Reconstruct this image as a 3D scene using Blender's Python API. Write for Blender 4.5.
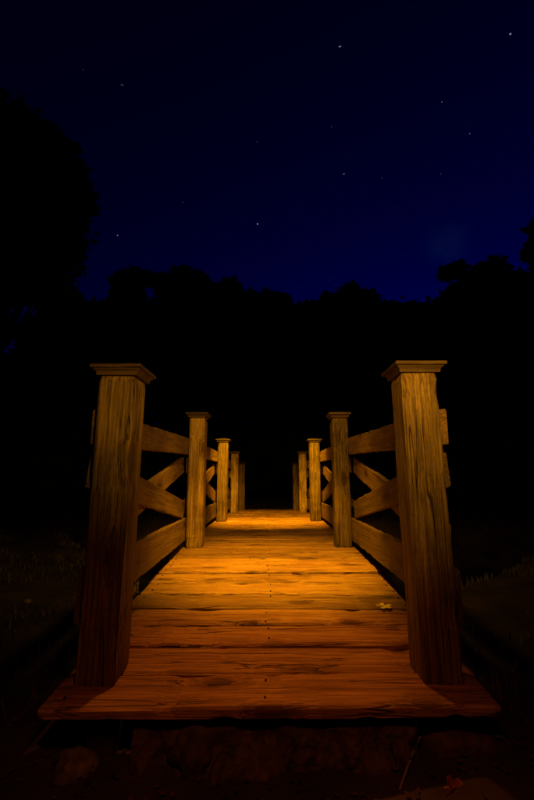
import bpy, bmesh, math, random
import numpy as np
from mathutils import Vector, Matrix, noise
random.seed(7); np.random.seed(7)
R = math.radians
for o in list(bpy.data.objects): bpy.data.objects.remove(o)
scene = bpy.context.scene
COL = scene.collection

# ------------------------------------------------------------------ camera
EYE_Z, PITCH, FPX, CXPX = 0.712, 11.01, 387.8, 268.75      # metres above the deck end, degrees, pixels of an 800 px tall frame
cam_d = bpy.data.cameras.new('camera'); cam = bpy.data.objects.new('camera', cam_d); COL.objects.link(cam)
cam_d.sensor_fit = 'VERTICAL'; cam_d.sensor_height = 36; cam_d.sensor_width = 24
cam_d.lens = 36 * FPX / 800; cam_d.shift_x = -(CXPX - 267) / 800
cam_d.clip_start = 0.05; cam_d.clip_end = 4000
cam.location = (0, 0, EYE_Z); cam.rotation_euler = (R(90 + PITCH), 0, 0)
scene.camera = cam

# ------------------------------------------------------------------ sky: deep blue end of dusk
world = bpy.data.worlds.new('World'); scene.world = world; world.use_nodes = True
nt = world.node_tree; nt.nodes.clear()
wo = nt.nodes.new('ShaderNodeOutputWorld'); bg = nt.nodes.new('ShaderNodeBackground')
sky = nt.nodes.new('ShaderNodeTexSky'); sky.sky_type = 'NISHITA'; sky.sun_disc = False
sky.sun_elevation = R(-3.0); sky.sun_rotation = R(28); sky.altitude = 0; sky.air_density = 1; sky.dust_density = 0.3; sky.ozone_density = 4
tint = nt.nodes.new('ShaderNodeMix'); tint.data_type = 'RGBA'; tint.blend_type = 'MULTIPLY'; tint.inputs[0].default_value = 1
tint.inputs[7].default_value = (0.15, 0.3, 13.7, 1)
gam = nt.nodes.new('ShaderNodeGamma'); gam.inputs[1].default_value = 1.8
nt.links.new(sky.outputs[0], gam.inputs[0]); nt.links.new(gam.outputs[0], tint.inputs[6]); nt.links.new(tint.outputs[2], bg.inputs[0]); nt.links.new(bg.outputs[0], wo.inputs[0])
bg.inputs[1].default_value = 0.10
# a faint bluish-green star cloud low on the right
tcw = nt.nodes.new('ShaderNodeTexCoord'); dst = nt.nodes.new('ShaderNodeVectorMath'); dst.operation = 'DISTANCE'
_X, _V, _p = (447 - CXPX) / FPX, (400 - 243) / FPX, R(PITCH)
dst.inputs[1].default_value = Vector((_X, math.cos(_p) - _V * math.sin(_p), math.sin(_p) + _V * math.cos(_p))).normalized()
nrm = nt.nodes.new('ShaderNodeVectorMath'); nrm.operation = 'NORMALIZE'; nt.links.new(tcw.outputs['Generated'], nrm.inputs[0]); nt.links.new(nrm.outputs[0], dst.inputs[0])
wn = nt.nodes.new('ShaderNodeTexNoise'); wn.inputs['Scale'].default_value = 30; wn.inputs['Detail'].default_value = 4; nt.links.new(nrm.outputs[0], wn.inputs[0])
mr = nt.nodes.new('ShaderNodeMapRange'); mr.interpolation_type = 'SMOOTHERSTEP'; mr.inputs[1].default_value = .075; mr.inputs[2].default_value = 0; nt.links.new(dst.outputs['Value'], mr.inputs[0])
mm = nt.nodes.new('ShaderNodeMath'); mm.operation = 'MULTIPLY'; nt.links.new(mr.outputs[0], mm.inputs[0]); nt.links.new(wn.outputs[0], mm.inputs[1])
cl = nt.nodes.new('ShaderNodeVectorMath'); cl.operation = 'SCALE'; cl.inputs[0].default_value = (.01, .045, .07); nt.links.new(mm.outputs[0], cl.inputs['Scale'])
ad = nt.nodes.new('ShaderNodeVectorMath'); nt.links.new(tint.outputs[2], ad.inputs[0]); nt.links.new(cl.outputs[0], ad.inputs[1]); nt.links.new(ad.outputs[0], bg.inputs[0])

# ------------------------------------------------------------------ the torches that paint the bridge, and added red fill lamps
def spot(name, loc, aim, power, size_deg, blend, col, radius):
    l = bpy.data.lights.new(name, 'SPOT'); o = bpy.data.objects.new(name, l); COL.objects.link(o)
    l.energy = power; l.spot_size = R(size_deg); l.spot_blend = blend; l.color = col; l.shadow_soft_size = radius
    o.location = loc
    o.rotation_euler = (Vector(aim) - Vector(loc)).to_track_quat('-Z', 'Y').to_euler()
    return o
spot('torch_over_near_deck', (0.0, 2.35, 2.35), (0.0, 3.00, 0.1), 690, 55, 1.0, (1.0, 0.49, 0.010), 0.06)
spot('torch_spill', (0.0, 2.2, 2.39), (0.0, 5.0, 0.0), 85, 130, 1.0, (1.0, 0.53, 0.03), 0.06)
spot('torch_over_far_deck', (0.0, 4.2, 2.1), (0.0, 6.3, 0.0), 900, 72, 1.0, (1.0, 0.50, 0.010), 0.06)
spot('torch_by_camera', (0.32, 0.08, 1.32), (0.04, 5.0, 2.0), 178, 94, 1.0, (1.0, 0.51, 0.04), 0.06)
spot('red_fill_over_deck_end', (0.0, 2.45, 2.10), (0.0, 1.78, 0.0), 92, 46, 1.0, (1.0, 0.30, 0.01), 0.05)  # added lamp that reddens the near boards; no red torch is known here
spot('red_fill_front', (0.0, 0.30, 1.30), (0.0, 1.40, -0.25), 15, 76, 1.0, (1.0, 0.22, 0.02), 0.05)  # added weak red fill for the footing and ground below the deck edge

# ------------------------------------------------------------------ exposure
vs = scene.view_settings; vs.view_transform = 'Standard'; vs.look = 'None'; vs.exposure = 0; vs.gamma = 1; vs.use_curve_mapping = False
scene.render.engine = 'CYCLES'

# ================================================================== helpers
def tag(o, label=None, cat=None, group=None, kind=None):
    if label: o['label'] = label
    if cat: o['category'] = cat
    if group: o['group'] = group
    if kind: o['kind'] = kind
    return o
def link(name, me, mat=None, parent=None):
    o = bpy.data.objects.new(name, me); COL.objects.link(o)
    if mat and not me.materials: me.materials.append(mat)
    if parent: o.parent = parent
    return o
def empty(name, loc=(0, 0, 0)):
    o = bpy.data.objects.new(name, None); COL.objects.link(o); o.location = loc; o.empty_display_size = .2; return o
def mesh(name, v, f, smooth=False):
    me = bpy.data.meshes.new(name); me.from_pydata([tuple(p) for p in v], [], [tuple(q) for q in f]); me.update()
    if smooth: me.polygons.foreach_set('use_smooth', [True] * len(me.polygons))
    return me

# ================================================================== materials
def nodes(name):
    m = bpy.data.materials.new(name); m.use_nodes = True
    t = m.node_tree; return m, t, t.nodes['Principled BSDF'], t.nodes.new, t.links.new
def wood(name, axis, dark, mid, light, rough=.62, bump=.5, fis=.5, spec=.35):
    """sawn timber with fibres, checks and knots running along the given local axis"""
    m, t, b, N, L = nodes(name)
    tc = N('ShaderNodeTexCoord'); oi = N('ShaderNodeObjectInfo')
    off = N('ShaderNodeVectorMath'); off.operation = 'SCALE'; off.inputs[0].default_value = (37.1, 53.7, 71.3); L(oi.outputs['Random'], off.inputs['Scale'])
    add = N('ShaderNodeVectorMath'); L(tc.outputs['Object'], add.inputs[0]); L(off.outputs[0], add.inputs[1])
    def stretched(along, across):
        mp = N('ShaderNodeMapping'); s = [across] * 3; s[axis] = along; mp.inputs['Scale'].default_value = s; L(add.outputs[0], mp.inputs[0]); return mp.outputs[0]
    def noise_(vec, scale=1, detail=4, rough_=.6, dist=0):
        n = N('ShaderNodeTexNoise'); n.inputs['Scale'].default_value = scale; n.inputs['Detail'].default_value = detail
        n.inputs['Roughness'].default_value = rough_; n.inputs['Distortion'].default_value = dist; L(vec, n.inputs['Vector']); return n.outputs[0]
    def ramp(v, stops):
        r = N('ShaderNodeValToRGB'); e = r.color_ramp.elements
        e[0].position, e[0].color = stops[0][0], (*stops[0][1], 1); e[1].position, e[1].color = stops[-1][0], (*stops[-1][1], 1)
        for p, c in stops[1:-1]: k = e.new(p); k.color = (*c, 1)
        L(v, r.inputs[0]); return r.outputs[0]
    def math_(op, a, bb):
        k = N('ShaderNodeMath'); k.operation = op
        for i, x in enumerate((a, bb)):
            if isinstance(x, (int, float)): k.inputs[i].default_value = x
            else: L(x, k.inputs[i])
        return k.outputs[0]
    # knots pull the grain round them
    vo = N('ShaderNodeTexVoronoi'); vo.inputs['Scale'].default_value = 1; L(stretched(2.6, 6.5), vo.inputs['Vector'])
    kd = math_('ADD', vo.outputs['Distance'], math_('MULTIPLY', noise_(stretched(9, 25), 1, 2, .5), .10))
    kn = ramp(kd, [(.17, (1, 1, 1)), (.24, (.45,) * 3), (.40, (0, 0, 0))])
    def bent(along, across, amt):
        a = N('ShaderNodeVectorMath'); L(stretched(along, across), a.inputs[0]); k_ = math_('MULTIPLY', kn, amt); L(k_, a.inputs[1]); return a.outputs[0]
    fib = noise_(bent(3.0, 120, 2.5), 1, 8, .72, .2)
    band = noise_(bent(1.1, 20, 1.6), 1, 6, .66, 1.0)
    blot = noise_(stretched(2.2, 5), 1, 4, .6, .4)
    grit = noise_(stretched(55, 90), 1, 4, .7)
    def thin(along, across, w, dist=.6):          # long thin drying checks: where a stretched noise crosses its middle
        d_ = math_('ABSOLUTE', math_('SUBTRACT', noise_(bent(along, across, .25), 1, 2, .5, dist), .5), 0)
        return ramp(d_, [(0.0, (1, 1, 1)), (w, (0, 0, 0))])
    gate = ramp(noise_(stretched(2.0, 9), 1, 2, .5), [(.46, (0, 0, 0)), (.56, (1, 1, 1))])
    crack = math_('MULTIPLY', thin(.9, 17, .016), gate)
    fine = thin(1.6, 46, .03, .3)
    mixv = math_('ADD', math_('MULTIPLY', fib, .50), math_('ADD', math_('MULTIPLY', band, .30), math_('ADD', math_('MULTIPLY', blot, .22), math_('MULTIPLY', grit, .08))))
    colr = ramp(mixv, [(.44, dark), (.55, mid), (.67, light)])
    def mul(c, fac, by):
        x = N('ShaderNodeMix'); x.data_type = 'RGBA'; x.blend_type = 'MULTIPLY'; L(c, x.inputs[6]); x.inputs[7].default_value = (*by, 1)
        if isinstance(fac, (int, float)): x.inputs[0].default_value = fac
        else: L(fac, x.inputs[0])
        return x.outputs[2]
    c = mul(colr, math_('MULTIPLY', kn, .85), (.30, .20, .13))
    c = mul(c, math_('MULTIPLY', fine, .35), (.35, .28, .22))
    c = mul(c, math_('MULTIPLY', crack, fis), (.10, .07, .05))
    hv = N('ShaderNodeHueSaturation'); L(c, hv.inputs['Color'])
    L(math_('ADD', math_('MULTIPLY', oi.outputs['Random'], .75), .60), hv.inputs['Value'])
    L(hv.outputs[0], b.inputs['Base Color'])
    L(math_('ADD', math_('MULTIPLY', band, .25), rough - .12), b.inputs['Roughness']); b.inputs['Specular IOR Level'].default_value = spec
    h = math_('SUBTRACT', math_('ADD', math_('MULTIPLY', fib, .7), math_('MULTIPLY', band, .6)), math_('ADD', math_('MULTIPLY', crack, .9), math_('MULTIPLY', fine, .25)))
    bp = N('ShaderNodeBump'); bp.inputs['Strength'].default_value = bump; bp.inputs['Distance'].default_value = .009; L(h, bp.inputs['Height']); L(bp.outputs[0], b.inputs['Normal'])
    return m
M = {}
M['plank'] = wood('weathered deck planks', 0, (.12, .045, .012), (.32, .150, .042), (.52, .285, .085), .55, .8, .9)
M['rail'] = wood('weathered rail boards', 0, (.08, .042, .015), (.17, .094, .033), (.27, .155, .055), .65, .6, .5)
M['post'] = wood('weathered posts', 2, (.035, .016, .006), (.17, .098, .028), (.42, .26, .062), .6, 1.0, 1.0)
M['cap'] = wood('post cap timber', 0, (.03, .016, .007), (.06, .033, .013), (.11, .062, .025), .6, .5, .4)
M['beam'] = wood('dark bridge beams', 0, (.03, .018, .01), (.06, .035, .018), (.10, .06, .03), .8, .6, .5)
def plain(name, c1, c2, scale, rough=.85, bump=.4, bdist=.01, spec=.2, metal=0):
    m, t, b, N, L = nodes(name)
    tc = N('ShaderNodeTexCoord'); n = N('ShaderNodeTexNoise'); n.inputs['Scale'].default_value = scale; n.inputs['Detail'].default_value = 6; L(tc.outputs['Object'], n.inputs[0])
    r = N('ShaderNodeValToRGB'); r.color_ramp.elements[0].position = .32; r.color_ramp.elements[1].position = .7
    r.color_ramp.elements[0].color = (*c1, 1); r.color_ramp.elements[1].color = (*c2, 1); L(n.outputs[0], r.inputs[0]); L(r.outputs[0], b.inputs['Base Color'])
    b.inputs['Roughness'].default_value = rough; b.inputs['Specular IOR Level'].default_value = spec; b.inputs['Metallic'].default_value = metal
    bp = N('ShaderNodeBump'); bp.inputs['Strength'].default_value = bump; bp.inputs['Distance'].default_value = bdist; L(n.outputs[0], bp.inputs['Height']); L(bp.outputs[0], b.inputs['Normal'])
    return m
M['earth'] = plain('damp earth', (.022, .014, .008), (.07, .045, .024), 3.5, .95, .8, .03)
M['stone'] = plain('mossy rubble stone', (.03, .018, .012), (.13, .075, .05), 22, .9, .8, .02)
M['pale_stone'] = plain('pale limestone', (.07, .05, .03), (.22, .17, .11), 25, .85, .6, .01)
M['screw'] = plain('rusted screw heads', (.03, .018, .012), (.08, .045, .025), 60, .7, .2, .001, .3, .6)
M['grass'] = plain('grass', (.07, .055, .02), (.16, .12, .045), 2, .8, 0)
M['litter'] = plain('dry leaf litter', (.03, .014, .007), (.10, .045, .02), 4, .85, 0)
M['leaf_yellow'] = plain('yellow autumn leaf', (.62, .47, .07), (.80, .66, .14), 30, .6, .3, .002)
M['leaf_brown'] = plain('brown leaf', (.16, .08, .03), (.32, .18, .07), 30, .7, .3, .002)
M['leaf_red'] = plain('russet leaf', (.26, .07, .035), (.42, .13, .06), 30, .7, .3, .002)
M['twig'] = plain('dead twig', (.16, .12, .07), (.30, .23, .14), 30, .8, .3, .002)
M['bark'] = plain('bark', (.02, .014, .01), (.06, .042, .03), 5, .95, .8, .03)
M['foliage'] = plain('tree foliage', (.02, .036, .010), (.05, .075, .02), 1.2, .85, 0)
m, t, b, N, L = nodes('dark stream water'); M['water'] = m
b.inputs['Base Color'].default_value = (.008, .009, .007, 1); b.inputs['Roughness'].default_value = .12
nn = N('ShaderNodeTexNoise'); nn.inputs['Scale'].default_value = 5; bp = N('ShaderNodeBump'); bp.inputs['Strength'].default_value = .15; L(nn.outputs[0], bp.inputs['Height']); L(bp.outputs[0], b.inputs['Normal'])
def star_mat(name, col, s):
    m, t, b, N, L = nodes(name); e = N('ShaderNodeEmission'); e.inputs[0].default_value = (*col, 1); e.inputs[1].default_value = s
    L(e.outputs[0], t.nodes['Material Output'].inputs[0]); return m

# ================================================================== ground, stream
def sstep(a, b_, x): x = min(1, max(0, (x - a) / (b_ - a))); return x * x * (3 - 2 * x)
def ground_z(x, y):
    e = 2.0 + (1.35 * min(-x, 3.2) if x < 0 else .9 * min(x, 3.2))          # edge of the near bank
    n = noise.noise((x * .7, y * .7, 0)) * .07 + noise.noise((x * 2.3, y * 2.3, 3)) * .025
    near = -.19 + .05 * sstep(1.5, 5, abs(x))
    far = -.34 + .012 * max(0, y - 10)
    ch = -1.45
    a = sstep(e - .1, e + .9, y); c = sstep(8.3, 9.7, y)
    z = near * (1 - a) + ch * a
    z = z * (1 - c) + far * c
    d = math.hypot(x, y - 5)
    z += sstep(14, 60, d) * 3.0 * (1 if y > -5 else .3) + noise.noise((x * .06, y * .06, 9)) * sstep(12, 40, d) * 1.2
    return z + n * (1 - .6 * a * (1 - c))
def axis_pts(lo, hi, f0, f1, fine, ratio):
    p = list(np.arange(f0, f1 + 1e-6, fine)); s = fine
    while p[-1] < hi: s *= ratio; p.append(p[-1] + s)
    s = fine
    while p[0] > lo: s *= ratio; p.insert(0, p[0] - s)
    return p
xs = axis_pts(-1200, 1200, -5, 5, .14, 1.16); ys = axis_pts(-800, 1600, -.5, 13, .14, 1.16)
gv = [(x, y, ground_z(x, y)) for y in ys for x in xs]; nx = len(xs)
gf = [(j * nx + i, j * nx + i + 1, (j + 1) * nx + i + 1, (j + 1) * nx + i) for j in range(len(ys) - 1) for i in range(nx - 1)]
tag(link('ground', mesh('ground', gv, gf, True), M['earth']), kind='structure')
wv = [(x, y, -1.22) for y in (2.2, 9.4) for x in (-40, 40)]
tag(link('stream', mesh('stream', wv, [(0, 1, 3, 2)]), M['water']), kind='structure')

# ================================================================== the footbridge
def deck_z(y): return .115 - (.0150 if y < 4.2 else .0072) * (y - 4.2) ** 2
def deck_slope(y): return -2 * (.0150 if y < 4.2 else .0072) * (y - 4.2)
DECK_HALF = lambda y: .72 + .05 * min(1, max(0, (y - 1.3) / 2.2))
W = .14
POST_Y = [1.483, 3.47, 5.455, 7.44, 9.43]
POST_X = [.527, .573, .573, .573, .573]
bridge = tag(empty('footbridge', (0, POST_Y[0], 0)), 'small arched wooden footbridge with square capped posts and cross-braced railings, lit orange', 'footbridge')
BI = Matrix.Translation(-Vector(bridge.location))
def place(o, loc, rot=(0, 0, 0)):
    o.parent = bridge; o.location = Vector(loc) - Vector(bridge.location); o.rotation_euler = rot; return o

def bar(name, length, wid, thick, seed, nseg=14, ch=.006, wob=.003, axis=0, warp=.0, taper=0):
    """a sawn board centred on the origin, running along X (axis 0) or Z (axis 2): eight-sided worn section"""
    a, b_ = wid / 2, thick / 2
    sec = [(-a + ch, -b_), (a - ch, -b_), (a, -b_ + ch), (a, b_ - ch), (a - ch, b_), (-a + ch, b_), (-a, b_ - ch), (-a, -b_ + ch)]
    v = []; rnd = random.Random(seed)
    wx = [rnd.uniform(-1, 1) for _ in range(4)]
    for k in range(nseg + 1):
        u = k / nseg; s = (u - .5) * length
        e = ch * .6 if k in (0, nseg) else 0
        for q, (y, z) in enumerate(sec):
            n1 = noise.noise((s * 3.1 + seed * 7.3, q * 1.7, seed)) * wob; n2 = noise.noise((s * 2.3 + seed * 3.1, q * 2.9, seed + 40)) * wob
            yy = y * (1 - e / a) + n1 + warp * wx[0] * math.sin(u * 3 + wx[1] * 3); zz = z * (1 - e / b_) + n2 + warp * .6 * wx[2] * math.sin(u * 2.5 + wx[3] * 3)
            chip = max(0, noise.noise((s * 11 + seed * 5.1, ((q + 1) // 2 % 4) * 4.3, seed * 1.9)) - .12) * wob * 4.0
            yy -= math.copysign(min(chip, a * .2), y); zz -= math.copysign(min(chip, b_ * .35), z)
            ends = noise.noise((q * 1.3, seed * 2.2, 5)) * wob * 1.5 if k in (0, nseg) else 0
            v.append((s + ends, yy, zz) if axis == 0 else (yy, zz, s + ends))
    f = []
    for k in range(nseg):
        for q in range(8):
            q2 = (q + 1) % 8; A = k * 8
            f.append((A + q, A + q2, A + 8 + q2, A + 8 + q) if axis == 2 else (A + q, A + 8 + q, A + 8 + q2, A + q2))
    cap0 = list(range(8)); cap1 = [nseg * 8 + q for q in range(8)]
    f += [cap0[::-1], cap1] if axis == 2 else [cap0, cap1[::-1]]
    me = mesh(name, v, f)
    bm = bmesh.new(); bm.from_mesh(me); bmesh.ops.recalc_face_normals(bm, faces=bm.faces); bm.to_mesh(me); bm.free()
    return me

# ---- deck planks, one by one
def screw_mesh(name, half, pw, seed):
    rnd = random.Random(seed); v = []; f = []
    for x in (-half * .93, -.015, half * .93):
        for s in (-1, 1):
            if x == -.015 and rnd.random() < .3: continue
            cx = x + rnd.uniform(-.012, .012); cy = s * pw * .27 + rnd.uniform(-.012, .012); r = .0036; b0 = len(v)
            for k in range(8): v.append((cx + r * math.cos(k * math.pi / 4), cy + r * math.sin(k * math.pi / 4), .0042))
            for k in range(8): v.append((cx + r * math.cos(k * math.pi / 4), cy + r * math.sin(k * math.pi / 4), -.004))
            f.append(tuple(range(b0, b0 + 8))); f += [(b0 + k, b0 + (k + 1) % 8, b0 + 8 + (k + 1) % 8, b0 + 8 + k)[::-1] for k in range(8)]
    return mesh(name, v, f)
rp = random.Random(11); y = 1.372; THK = .038; k = 0
while y < 9.62:
    pw = rp.uniform(.168, .192) if k else .182
    gap = rp.uniform(.013, .024); yc = y + pw / 2; half = DECK_HALF(yc) + rp.uniform(-.012, .012)
    zt = deck_z(yc) + rp.uniform(-.006, .006)
    o = link('plank', bar('plank', half * 2, pw, THK, k + 1, 60, .007, .0034, 0, .006), M['plank'])
    rot = (math.atan(deck_slope(yc)) + rp.uniform(-.012, .012), rp.uniform(-.003, .003), rp.uniform(-.0035, .0035))
    place(o, (rp.uniform(-.008, .008) + .010, yc, zt - THK / 2), rot)
    s = link('screw_heads', screw_mesh('screw_heads', half, pw, k), M['screw'], o); s.location = (0, 0, THK / 2); s['kind'] = 'stuff'
    y += pw + gap; k += 1
# ---- bearers below the planks
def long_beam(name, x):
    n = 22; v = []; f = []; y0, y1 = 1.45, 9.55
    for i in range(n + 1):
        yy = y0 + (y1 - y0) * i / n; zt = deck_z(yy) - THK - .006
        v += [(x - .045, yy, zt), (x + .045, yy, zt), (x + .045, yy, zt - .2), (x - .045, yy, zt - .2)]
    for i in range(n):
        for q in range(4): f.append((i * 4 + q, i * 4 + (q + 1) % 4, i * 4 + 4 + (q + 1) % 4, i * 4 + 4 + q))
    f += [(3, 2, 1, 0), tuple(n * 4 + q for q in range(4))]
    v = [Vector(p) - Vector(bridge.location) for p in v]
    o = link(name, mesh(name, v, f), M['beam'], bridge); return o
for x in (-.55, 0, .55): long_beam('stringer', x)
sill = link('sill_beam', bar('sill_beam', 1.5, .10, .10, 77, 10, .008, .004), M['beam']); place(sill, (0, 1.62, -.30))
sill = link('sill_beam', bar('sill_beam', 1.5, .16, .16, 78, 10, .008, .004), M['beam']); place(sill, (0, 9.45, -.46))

# ---- posts with moulded caps
def frustum_stack(name, rings):
    v = []; f = []
    for (h, z) in rings: v += [(-h, -h, z), (h, -h, z), (h, h, z), (-h, h, z)]
    for i in range(len(rings) - 1):
        for q in range(4): f.append((i * 4 + q, i * 4 + (q + 1) % 4, i * 4 + 4 + (q + 1) % 4, i * 4 + 4 + q))
    f += [(3, 2, 1, 0), tuple(4 * (len(rings) - 1) + q for q in range(4))]
    return mesh(name, v, f)
mould_me = frustum_stack('cap_moulding', [(.0705, 0), (.079, .001), (.081, .008), (.080, .011), (.083, .016), (.089, .022), (.092, .026)])
plate_me = frustum_stack('cap_plate', [(.092, 0), (.098, .001), (.1, .004), (.1, .012), (.097, .0155), (.03, .03)])
mould_me.materials.append(M['cap']); plate_me.materials.append(M['cap'])
POST_H = [1.10, 1.13, 1.08, 1.09, 1.07]
for i, (py, px) in enumerate(zip(POST_Y, POST_X)):
    for s in (-1, 1):
        sd = 200 + i * 2 + (s > 0); H = POST_H[i] + (.012 if (i == 0 and s > 0) else 0)
        z0 = deck_z(py + W / 2) - .012
        o = link('post', bar('post', H, W, W, sd, 44, .008 if i else .007, .0024, 2, .002), M['post'])
        rz = random.uniform(-.012, .012)
        place(o, (s * (px + W / 2), py + W / 2, z0 + H / 2), (random.uniform(-.004, .004), random.uniform(-.004, .004), rz))
        a = link('cap_moulding', mould_me, None, o); a.location = (0, 0, H / 2 + .001)
        b = link('cap_plate', plate_me, None, o); b.location = (0, 0, H / 2 + .0272)
        a.rotation_euler.z = b.rotation_euler.z = random.uniform(-.015, .015)

# ---- railings on the outer faces of the posts
def rail(name, p, q, wid, thick, seed, roll=0):
    p, q = Vector(p), Vector(q); d = q - p
    o = link(name, bar(name, d.length, thick, wid, seed, 40, .005, .003, 0, .004), M['rail'])
    place(o, (p + q) / 2, (0, -math.atan2(d.z, math.hypot(d.x, d.y)), math.atan2(d.y, d.x)))
    return o
sd = 300
for s in (-1, 1):
    for i in range(4):
        ya, yb = POST_Y[i] + W / 2 - .0 + (.004 if i else -.03), POST_Y[i + 1] + W / 2 - .004
        xa, xb = s * (POST_X[i] + W + .021), s * (POST_X[i + 1] + W + .021)
        za, zb = deck_z(POST_Y[i]), deck_z(POST_Y[i + 1])
        ta, tb = za + (.895 if i == 0 else .865), zb + .865
        ba, bb = za + (.275 if i == 0 else .15), zb + .15
        rail('top_rail', (xa, ya, ta), (xb, yb, tb), .145, .036, sd); sd += 1
        rail('bottom_rail', (xa, ya, ba), (xb, yb, bb), .19, .036, sd); sd += 1
        # crossed braces: one on the inner side of the pair
        m1, m2 = .01, .13
        x1a, x1b = xa + s * .0, xb + s * .0
        rail('brace', (x1a, ya + m1, ta - .165), (x1b, yb - m2, bb + .17), .145, .030, sd); sd += 1
        x2a, x2b = xa + s * .037, xb + s * .037
        rail('brace', (x2a, ya + m2, ba + .17), (x2b, yb - m1, tb - .165), .145, .030, sd); sd += 1

# ================================================================== stones below the deck edge
def stone_mesh(name, sx, sy, sz, seed, sub=2, rough=.22):
    bm = bmesh.new(); bmesh.ops.create_icosphere(bm, subdivisions=sub, radius=1)
    for v in bm.verts:
        c = v.co.copy(); m_ = max(abs(c.x), abs(c.y), abs(c.z)); c = c.lerp(c / m_, .55)
        c *= 1 + rough * noise.noise(c * 1.4 + Vector((seed * 3.7, seed, 0))) + .06 * noise.noise(c * 4 + Vector((seed, 0, 9)))
        v.co = Vector((c.x * sx, c.y * sy, c.z * sz))
    me = bpy.data.meshes.new(name); bm.to_mesh(me); bm.free(); me.polygons.foreach_set('use_smooth', [True] * len(me.polygons)); return me
abut = tag(empty('stone_abutment', (0, 1.5, -.28)), 'rough reddish stone footing under the near edge of the bridge deck', 'stone footing')
def rubble_face(x0, x1, z0, z1, n, m_, seed):
    v = []; f = []
    for j_ in range(m_ + 1):
        for i_ in range(n + 1):
            xx = x0 + (x1 - x0) * i_ / n; zz = z0 + (z1 - z0) * j_ / m_
            q = noise.noise((xx * 13, zz * 7, seed)) * .022 + noise.noise((xx * 34, zz * 22, seed + 3)) * .010 + noise.noise((xx * 80, zz * 60, seed + 5)) * .004
            top = noise.noise((xx * 9, 0, seed + 8)) * .018 * (j_ == m_)
            v.append((xx, q - .03 * (1 - j_ / m_), zz + top))
    for j_ in range(m_):
        for i_ in range(n): a_ = j_ * (n + 1) + i_; f.append((a_, a_ + 1, a_ + n + 2, a_ + n + 1))
    b0 = len(v)                                            # back and top of the footing
    for j_ in (0, m_):
        for i_ in range(n + 1): p_ = v[j_ * (n + 1) + i_]; v.append((p_[0], .16, p_[2]))
    for i_ in range(n):
        f.append((m_ * (n + 1) + i_, m_ * (n + 1) + i_ + 1, b0 + n + 2 + i_, b0 + n + 1 + i_)); f.append((b0 + i_, b0 + n + 1 + i_, b0 + n + 2 + i_, b0 + i_ + 1))
    return mesh('core', v, f)
core = link('core', rubble_face(-.43, .47, -.05, .205, 90, 26, 2), M['stone'], abut); core.location = (0, -.085, 0)
rs = random.Random(5); x = -.42; k = 0
while x < .42:
    w_ = rs.uniform(.03, .07); h_ = rs.uniform(.035, .075)
    if rs.random() < .62:
        o = link('stone', stone_mesh('stone', w_, .045, h_, k, 3, .38), M['stone'], abut)
        o.location = (x + w_, -.075 + rs.uniform(-.008, .012), .115 + rs.uniform(-.05, .03)); o.rotation_euler = (rs.uniform(-.2, .2), rs.uniform(-.5, .5), rs.uniform(-.3, .3))
    x += 2 * w_ * rs.uniform(.8, 1.1); k += 1
o = link('stone', stone_mesh('stone', .115, .07, .055, 61, 3, .2), M['stone'], abut); o.location = (.63, -.03, .12); o.rotation_euler = (0, .03, .05)

# ================================================================== camera-ray helper used only to find where small things lie on the ground
def ray(px, py):
    X = (px - CXPX) / FPX; V = (400 - py) / FPX; p = R(PITCH)
    return Vector((X, math.cos(p) - V * math.sin(p), math.sin(p) + V * math.cos(p)))
def on_ground(px, py):
    d = ray(px, py); t = .3
    while t < 80:
        p = Vector((0, 0, EYE_Z)) + d * t
        if p.z < ground_z(p.x, p.y): return p
        t += .005
    return p
def at_depth(px, py, yy): d = ray(px, py); return Vector((0, 0, EYE_Z)) + d * (yy / d.y)

# ================================================================== fallen leaves, pebbles, twig
def leaf_mesh(name, r, lobes, seed, curl=.25):
    rnd = random.Random(seed); n = lobes * 4; v = [(0, 0, 0)]; f = []
    for k in range(n):
        a = 2 * math.pi * k / n; w_ = abs(math.cos(a * lobes / 2)) ** .8
        rr = r * (.36 + .64 * w_) * rnd.uniform(.85, 1.1) * (1.15 if math.cos(a) > .5 else .9)
        v.append((rr * math.cos(a), rr * math.sin(a) * .9, r * curl * (rr / r) ** 2 * rnd.uniform(.2, 1)))
    for k in range(n): f.append((0, 1 + k, 1 + (k + 1) % n))
    # stalk
    b0 = len(v); s = r * .025
    for q in range(3):
        xx = -r * (.1 + .5 * q)
        v += [(xx, -s, .002 + q * r * .05), (xx, s, .002 + q * r * .05), (xx, 0, .002 + s * 2 + q * r * .05)]
    for q in range(2):
        for e in range(3): f.append((b0 + q * 3 + e, b0 + q * 3 + (e + 1) % 3, b0 + q * 3 + 3 + (e + 1) % 3, b0 + q * 3 + 3 + e))
    me = mesh(name, v, f)
    bm = bmesh.new(); bm.from_mesh(me); r0 = bmesh.ops.solidify(bm, geom=list(bm.faces), thickness=.0006); bm.to_mesh(me); bm.free()
    return me
# the yellow leaf on the deck
d = ray(384, 608); t_ = 0
while (Vector((0, 0, EYE_Z)) + d * t_).z > deck_z((d * t_).y): t_ += .002
lp = Vector((0, 0, EYE_Z)) + d * t_
lf = link('fallen_leaf', leaf_mesh('fallen_leaf', .046, 5, 3, .18), M['leaf_yellow']); lf.location = lp + Vector((0, 0, .007)); lf.rotation_euler = (.12, .05, .5)
tag(lf, 'bright yellow star-shaped leaf lying on the deck planks near the right railing', 'leaf', 'fallen leaves')
def ground_leaf(px, py, r, lobes, seed, mat, label, rot):
    p = on_ground(px, py); o = link('fallen_leaf', leaf_mesh('fallen_leaf', r, lobes, seed, .5), M[mat]); o.location = p + Vector((0, 0, .008)); o.rotation_euler = rot
    return tag(o, label, 'leaf', 'fallen leaves')
ground_leaf(258, 745, .030, 5, 8, 'leaf_red', 'small russet leaf on the ground below the middle of the deck edge', (.5, .1, 1.2))
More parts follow.
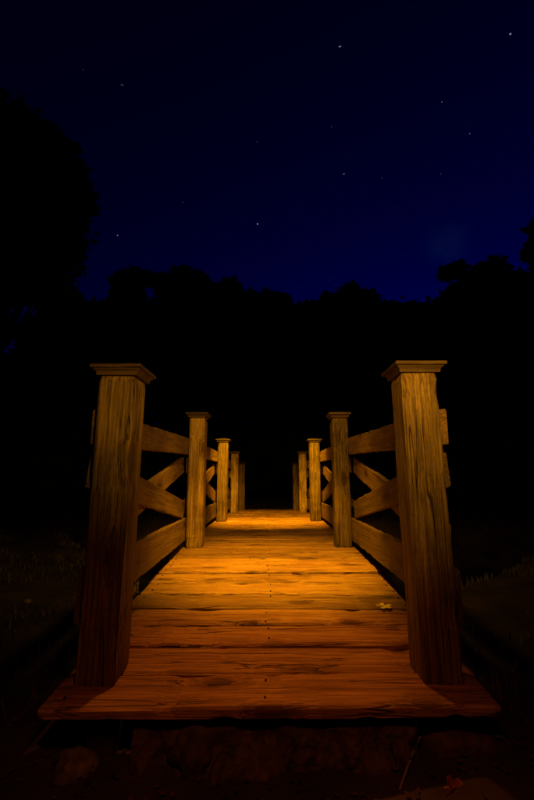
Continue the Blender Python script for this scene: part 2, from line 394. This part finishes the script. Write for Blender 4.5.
ground_leaf(215, 752, .018, 3, 9, 'leaf_brown', 'tiny brown leaf on the ground below the deck, left of the russet leaf', (.4, .2, .2))
ground_leaf(452, 789, .032, 3, 10, 'leaf_red', 'orange-brown leaf standing on edge at the lower right of the photo', (1.2, .1, .4))
ground_leaf(148, 748, .026, 3, 12, 'leaf_brown', 'brown leaf on the ground beneath the left end of the deck edge', (.7, .1, 2.2))
p = on_ground(76, 770)
o = link('pale_rock', stone_mesh('pale_rock', .055, .045, .036, 33, 3, .55), M['pale_stone']); o.location = p + Vector((0, 0, .008)); o.rotation_euler = (0, .25, .4)
tag(o, 'pale angular rock on the dark ground at the lower left of the photo', 'rock')
p = on_ground(27, 603)
o = link('pale_pebble', stone_mesh('pale_pebble', .028, .022, .02, 35), M['pale_stone']); o.location = p + Vector((0, 0, .006))
tag(o, 'small pale pebble on the bank left of the large left gatepost', 'pebble')
# twig
tp = [on_ground(400, 792) + Vector((0, 0, .006)), on_ground(409, 772) + Vector((0, 0, .02)), on_ground(419, 752) + Vector((0, 0, .035)), on_ground(424, 744) + Vector((0, 0, .03))]
def tube(pts, rads, n=6):
    v = []; f = []
    for i, (p, r) in enumerate(zip(pts, rads)):
        t = (pts[min(i + 1, len(pts) - 1)] - pts[max(i - 1, 0)]).normalized()
        a = t.orthogonal().normalized(); b_ = t.cross(a)
        for k in range(n): v.append(p + (a * math.cos(2 * math.pi * k / n) + b_ * math.sin(2 * math.pi * k / n)) * r)
    for i in range(len(pts) - 1):
        for k in range(n): f.append((i * n + k, i * n + (k + 1) % n, i * n + n + (k + 1) % n, i * n + n + k))
    f += [tuple(range(n))[::-1], tuple((len(pts) - 1) * n + k for k in range(n))]
    return v, f
v, f = tube(tp, [.003, .0035, .0045, .006])
tag(link('twig', mesh('twig', v, f, True), M['twig']), 'thin pale twig lying on the ground below the right end of the deck', 'twig')

# ================================================================== leaf litter and grass (uncountable)
def scatter_quads(pts, size, seed, flat=.6, jit=.5):
    rg = np.random.RandomState(seed); n = len(pts); P = np.asarray(pts)
    u = rg.normal(size=(n, 3)); u[:, 2] *= (1 - flat); u /= np.linalg.norm(u, axis=1)[:, None]
    w = rg.normal(size=(n, 3)); w[:, 2] *= (1 - flat); w -= u * (u * w).sum(1)[:, None]; w /= np.linalg.norm(w, axis=1)[:, None]
    s = np.asarray(size) * rg.uniform(1 - jit, 1 + jit, n)
    a = u * s[:, None]; b_ = w * (s * rg.uniform(.45, .75, n))[:, None]
    v = np.stack([P - a, P - b_ * .9 - a * .1, P + a, P + b_ - a * .1], 1).reshape(-1, 3)
    return v
def quad_object(name, v, mat, parent=None):
    n = len(v) // 4; me = bpy.data.meshes.new(name)
    me.vertices.add(n * 4); me.vertices.foreach_set('co', v.astype(np.float32).ravel())
    me.loops.add(n * 4); me.loops.foreach_set('vertex_index', np.arange(n * 4, dtype=np.int32))
    me.polygons.add(n); me.polygons.foreach_set('loop_start', np.arange(0, n * 4, 4, dtype=np.int32)); me.polygons.foreach_set('loop_total', np.full(n, 4, dtype=np.int32))
    me.update(); me.validate()
    return link(name, me, mat, parent)
rg = np.random.RandomState(3); pts = []
for _ in range(2600):
    x_, y_ = rg.uniform(-2.2, 2.2), rg.uniform(.5, 2.0); pts.append((x_, y_, ground_z(x_, y_) + .006 + rg.uniform(0, .012)))
tag(quad_object('leaf_litter', scatter_quads(pts, .011, 4, .9), M['litter']), 'brown dead leaves scattered over the dark ground before the bridge', 'leaf litter', kind='stuff')
gvv = []; gff = []
def blade(x_, y_, h):
    z_ = ground_z(x_, y_) - .01; a = rg.uniform(0, 6.28); w_ = .0035 + h * .012; dx, dy = math.cos(a), math.sin(a); l = rg.uniform(.1, .7) * h; b0 = len(gvv)
    gvv.extend([(x_ - dy * w_, y_ + dx * w_, z_), (x_ + dy * w_, y_ - dx * w_, z_), (x_ + dx * l * .4 + dy * w_ * .7, y_ + dy * l * .4 - dx * w_ * .7, z_ + h * .6), (x_ + dx * l * .4 - dy * w_ * .7, y_ + dy * l * .4 + dx * w_ * .7, z_ + h * .6), (x_ + dx * l, y_ + dy * l, z_ + h)])
    gff.extend([(b0, b0 + 1, b0 + 2, b0 + 3), (b0 + 3, b0 + 2, b0 + 4)])
for _ in range(26000):
    q = rg.rand()
    if q < .42: x_ = rg.uniform(-4.6, -.9); y_ = rg.uniform(1.2, 6.2)
    elif q < .65: x_ = rg.uniform(.9, 3.6); y_ = rg.uniform(1.3, 4.6)
    else: x_ = rg.uniform(-3.5, 3.5); y_ = rg.uniform(9.6, 17)
    if ground_z(x_, y_) < -.8: continue
    if noise.noise((x_ * 1.1, y_ * 1.1, 4)) < -.12: continue
    blade(x_, y_, rg.uniform(.02, .075))
tag(link('bank_grass', mesh('bank_grass', gvv, gff), M['grass']), 'short dark grass on the banks beside and beyond the bridge', 'grass', kind='stuff')

# ================================================================== trees, black against the sky
def make_tree(name, base, height, spread, seed, label, lobes=44, leaves=9000, crown_lo=.22, leaf=.26, power=2.4, lean=(0, 0)):
    rn = np.random.RandomState(seed); base = Vector(base)
    t = tag(empty(name, base), label, 'tree', 'trees against the night sky')
    r0 = .018 * height + .06
    top = Vector((lean[0], lean[1], height * .86))
    tp_ = [Vector((top.x * u * u + .12 * math.sin(u * 5 + seed), top.y * u * u, top.z * u - .3 * (u == 0))) for u in np.linspace(0, 1, 9)]
    V, F = tube(tp_, [r0 * (1 - .86 * u) * (1.35 if u == 0 else 1) for u in np.linspace(0, 1, 9)], 8)
    centres = []
    zc, zr = height * (1 + crown_lo) / 2, height * (1 - crown_lo) / 2
    for k in range(lobes):
        while True:
            q = rn.uniform(-1, 1, 3)
            if (abs(q[0]) ** power + abs(q[1]) ** power + abs(q[2]) ** power) < 1: break
        g = (abs(q[0]) ** power + abs(q[1]) ** power + abs(q[2]) ** power) ** (1 / power); q = q / max(g, 1e-3) * rn.uniform(.55, 1)   # mostly near the outline
        lr = min(spread, zr) * rn.uniform(.24, .42)
        c = Vector((q[0] * (spread - lr * .8) + top.x, q[1] * (spread - lr * .8) + top.y, zc + q[2] * (zr - lr * 1.0))); z = c.z
        if k < 3: c.x, c.y, c.z = top.x + (k - 1) * spread * rn.uniform(.3, .55), top.y, height - lr * (1.0 + rn.uniform(.3, 1.3) * (k != 1)); z = c.z
        centres.append((c, lr))
        s0 = tp_[min(7, int(8 * min(.98, max(.12, z / height - .12))))]
        lv, lf_ = tube([s0, (s0 + c) / 2 + Vector((0, 0, -.05 * height * .3)), c], [r0 * .28, r0 * .18, r0 * .05], 5)
        b0 = len(V); V += lv; F += [tuple(i + b0 for i in q) for q in lf_]
    link('trunk', mesh('trunk', V, F, True), M['bark'], t)
    pts = []; per = leaves // lobes
    for c, lr in centres:
        d = rn.normal(size=(per, 3)); d /= np.linalg.norm(d, axis=1)[:, None]
        # clumpy shell: sub-clumps over each lobe
        rad = lr * (rn.uniform(.15, 1, per) ** .5)
        bump = np.array([noise.noise(Vector(q) * 2.2 + Vector((seed, c.x, c.z))) for q in d]) * .38 + 1
        p = d * (rad * bump)[:, None] * np.array([1, 1, .85]) + np.array(c)
        pts.append(p)
    pts = np.concatenate(pts)
    quad_object('crown', scatter_quads(pts, leaf, seed + 1, .25), M['foliage'], t)
    return t
def tree_at(px, py_top, dist, half_px, seed, label, name='broadleaf_tree', **kw):
    """the tree whose top shows at this pixel, standing dist metres away"""
    p = at_depth(px, py_top, dist); g = ground_z(p.x, p.y); h = p.z - g
    pe = at_depth(px + half_px, py_top, dist)
    return make_tree(name, (p.x, p.y, g), h, abs(pe.x - p.x), seed, label, **kw)
tree_at(28, 112, 15, 74, 1, 'huge tall dark tree towering at the left edge of the sky', lobes=70, leaves=40000, crown_lo=.44, leaf=.17, power=3.2)
tree_at(134, 267, 27, 32, 2, 'dark treetop just right of the huge tree at left', leaves=15000, crown_lo=.12, power=2.0)
tree_at(185, 265, 28, 36, 3, 'dark rounded treetop above the second left bridge post', leaves=15000, crown_lo=.12, power=2.0)
tree_at(230, 277, 29, 36, 4, 'dark treetop left of the low gap in the middle of the treeline', leaves=15000, crown_lo=.12, power=2.0)
tree_at(270, 288, 31, 34, 5, 'dark low treetop in the centre, above the far end of the bridge', leaves=15000, crown_lo=.12, power=2.0)
tree_at(305, 301, 33, 44, 6, 'lowest dark treetop of the treeline, just right of centre', leaves=15000, crown_lo=.12, power=2.0)
tree_at(350, 282, 28, 38, 7, 'broad dark treetop above the second right bridge post', leaves=15000, crown_lo=.12, power=2.0)
tree_at(403, 297, 31, 56, 8, 'flat dark treetop above the large right gatepost', leaves=15000, crown_lo=.12, power=2.0)
tree_at(456, 261, 26, 30, 9, 'dark narrow treetop rising sharply right of the flat treetop', leaves=15000, crown_lo=.12, power=2.0)
tree_at(490, 256, 26, 52, 10, 'tallest broad dark treetop on the right side of the treeline', leaves=15000, crown_lo=.12, power=2.0)
tree_at(562, 200, 20, 42, 11, 'dark tree at the right edge with its branch tips poking into the sky', leaves=12000, crown_lo=.2)
tree_at(526, 276, 28, 44, 12, 'dark treetop low at the right edge of the photo', leaves=15000, crown_lo=.12, power=2.0)
tree_at(72, 292, 24, 44, 13, 'dark tree standing behind the huge tree at left', leaves=15000, crown_lo=.12, power=2.0)

# the closed wood behind them: one mass
rn = np.random.RandomState(21); pts = []; sz = []
for _ in range(52000):
    az = rn.uniform(-1.15, 1.15); dd = rn.uniform(30, 44); x_, y_ = dd * math.sin(az), dd * math.cos(az)
    el = 15.2 + 2.2 * noise.noise((az * 7, 0, 1)) + 1.6 * noise.noise((az * 19, 0, 2))       # canopy height, degrees above the eye
    if az < -.55: el -= 8 * min(1, (-.55 - az) / .05)
    zc = EYE_Z + y_ * math.tan(R(el + 10.8)) * (.9 + .1 * (dd - 30) / 14); g = ground_z(x_, y_)
    pts.append((x_, y_, g + (zc - g) * rn.rand() ** .8)); sz.append(.55)
wood_o = quad_object('woodland', scatter_quads(pts, np.array(sz), 22, .2), M['foliage'])
tag(wood_o, 'solid black wood closing the view behind the bridge', 'woodland', kind='stuff')
# underwood close behind the far end
pts = []
for _ in range(16000):
    az = rn.uniform(-1.1, 1.1); dd = rn.uniform(21, 29); x_, y_ = dd * math.sin(az), dd * math.cos(az)
    hh = 3.2 + 1.6 * noise.noise((x_ * .35, y_ * .35, 6)); pts.append((x_, y_, ground_z(x_, y_) + hh * rn.rand()))
tag(quad_object('underwood', scatter_quads(pts, .30, 23, .2), M['foliage']), 'low black underwood below the trees beyond the bridge', 'underwood', kind='stuff')

# ================================================================== stars
SM = {'w': star_mat('white star', (.85, .9, 1.0), .15), 'b': star_mat('bright star', (.75, .85, 1), .30), 'f': star_mat('faint star', (.8, .8, 1.0), .05), 'o': star_mat('amber star', (1, .75, .4), .05)}
STARS = [(510.5, 34, .95, 1.1, 'b', 'bright star in the upper right corner of the sky'),
         (340, 46.5, .7, 2.6, 'w', 'short white star streak high in the sky right of centre'),
         (442, 102, .65, 1, 'w', 'small star in the upper right sky, above left of its nearest fellow'),
         (470, 133.5, .65, 1, 'w', 'small star at right, halfway down the sky'),
         (344, 174, .9, 1.2, 'w', 'leftmost and brightest of three stars in a level row'),
         (382, 178, .6, 1, 'f', 'middle faint star of three in a level row'),
         (441, 174, .65, 1.1, 'f', 'rightmost of three faint stars in a level row'),
         (257.5, 224, 1.0, 1, 'b', 'bright star low in the sky left of centre'),
         (117.5, 235.5, .85, 1, 'w', 'star beside the huge tree at left'),
         (331.5, 127, .6, 1.2, 'f', 'faint star in the middle of the sky above the row of three'),
         (122, 85, .75, 2.6, 'o', 'faint amber star streak at the upper left'),
         (83, 70, .6, 1, 'f', 'very faint star at the upper left above the huge tree'),
         (182.5, 202.5, .6, 1.4, 'f', 'faint star left of the bright low star'),
         (257, 142, .6, 1.4, 'f', 'faint star in the middle of the sky above the bright low star'),
         (329.5, 280, .6, 1, 'o', 'faint star just above the low gap in the treeline')]
D = 1500
for (px, py, r, el, mk, lab) in STARS:
    bm = bmesh.new(); bmesh.ops.create_icosphere(bm, subdivisions=2, radius=r / FPX * D * .54)
    for v in bm.verts: v.co.x *= el
    me = bpy.data.meshes.new('star'); bm.to_mesh(me); bm.free()
    o = link('star', me, SM[mk]); dv = ray(px, py).normalized(); o.location = dv * D + Vector((0, 0, EYE_Z)); o.rotation_euler = (0, 0, -math.atan2(dv.x, dv.y))
    tag(o, lab, 'star', 'stars in the night sky')
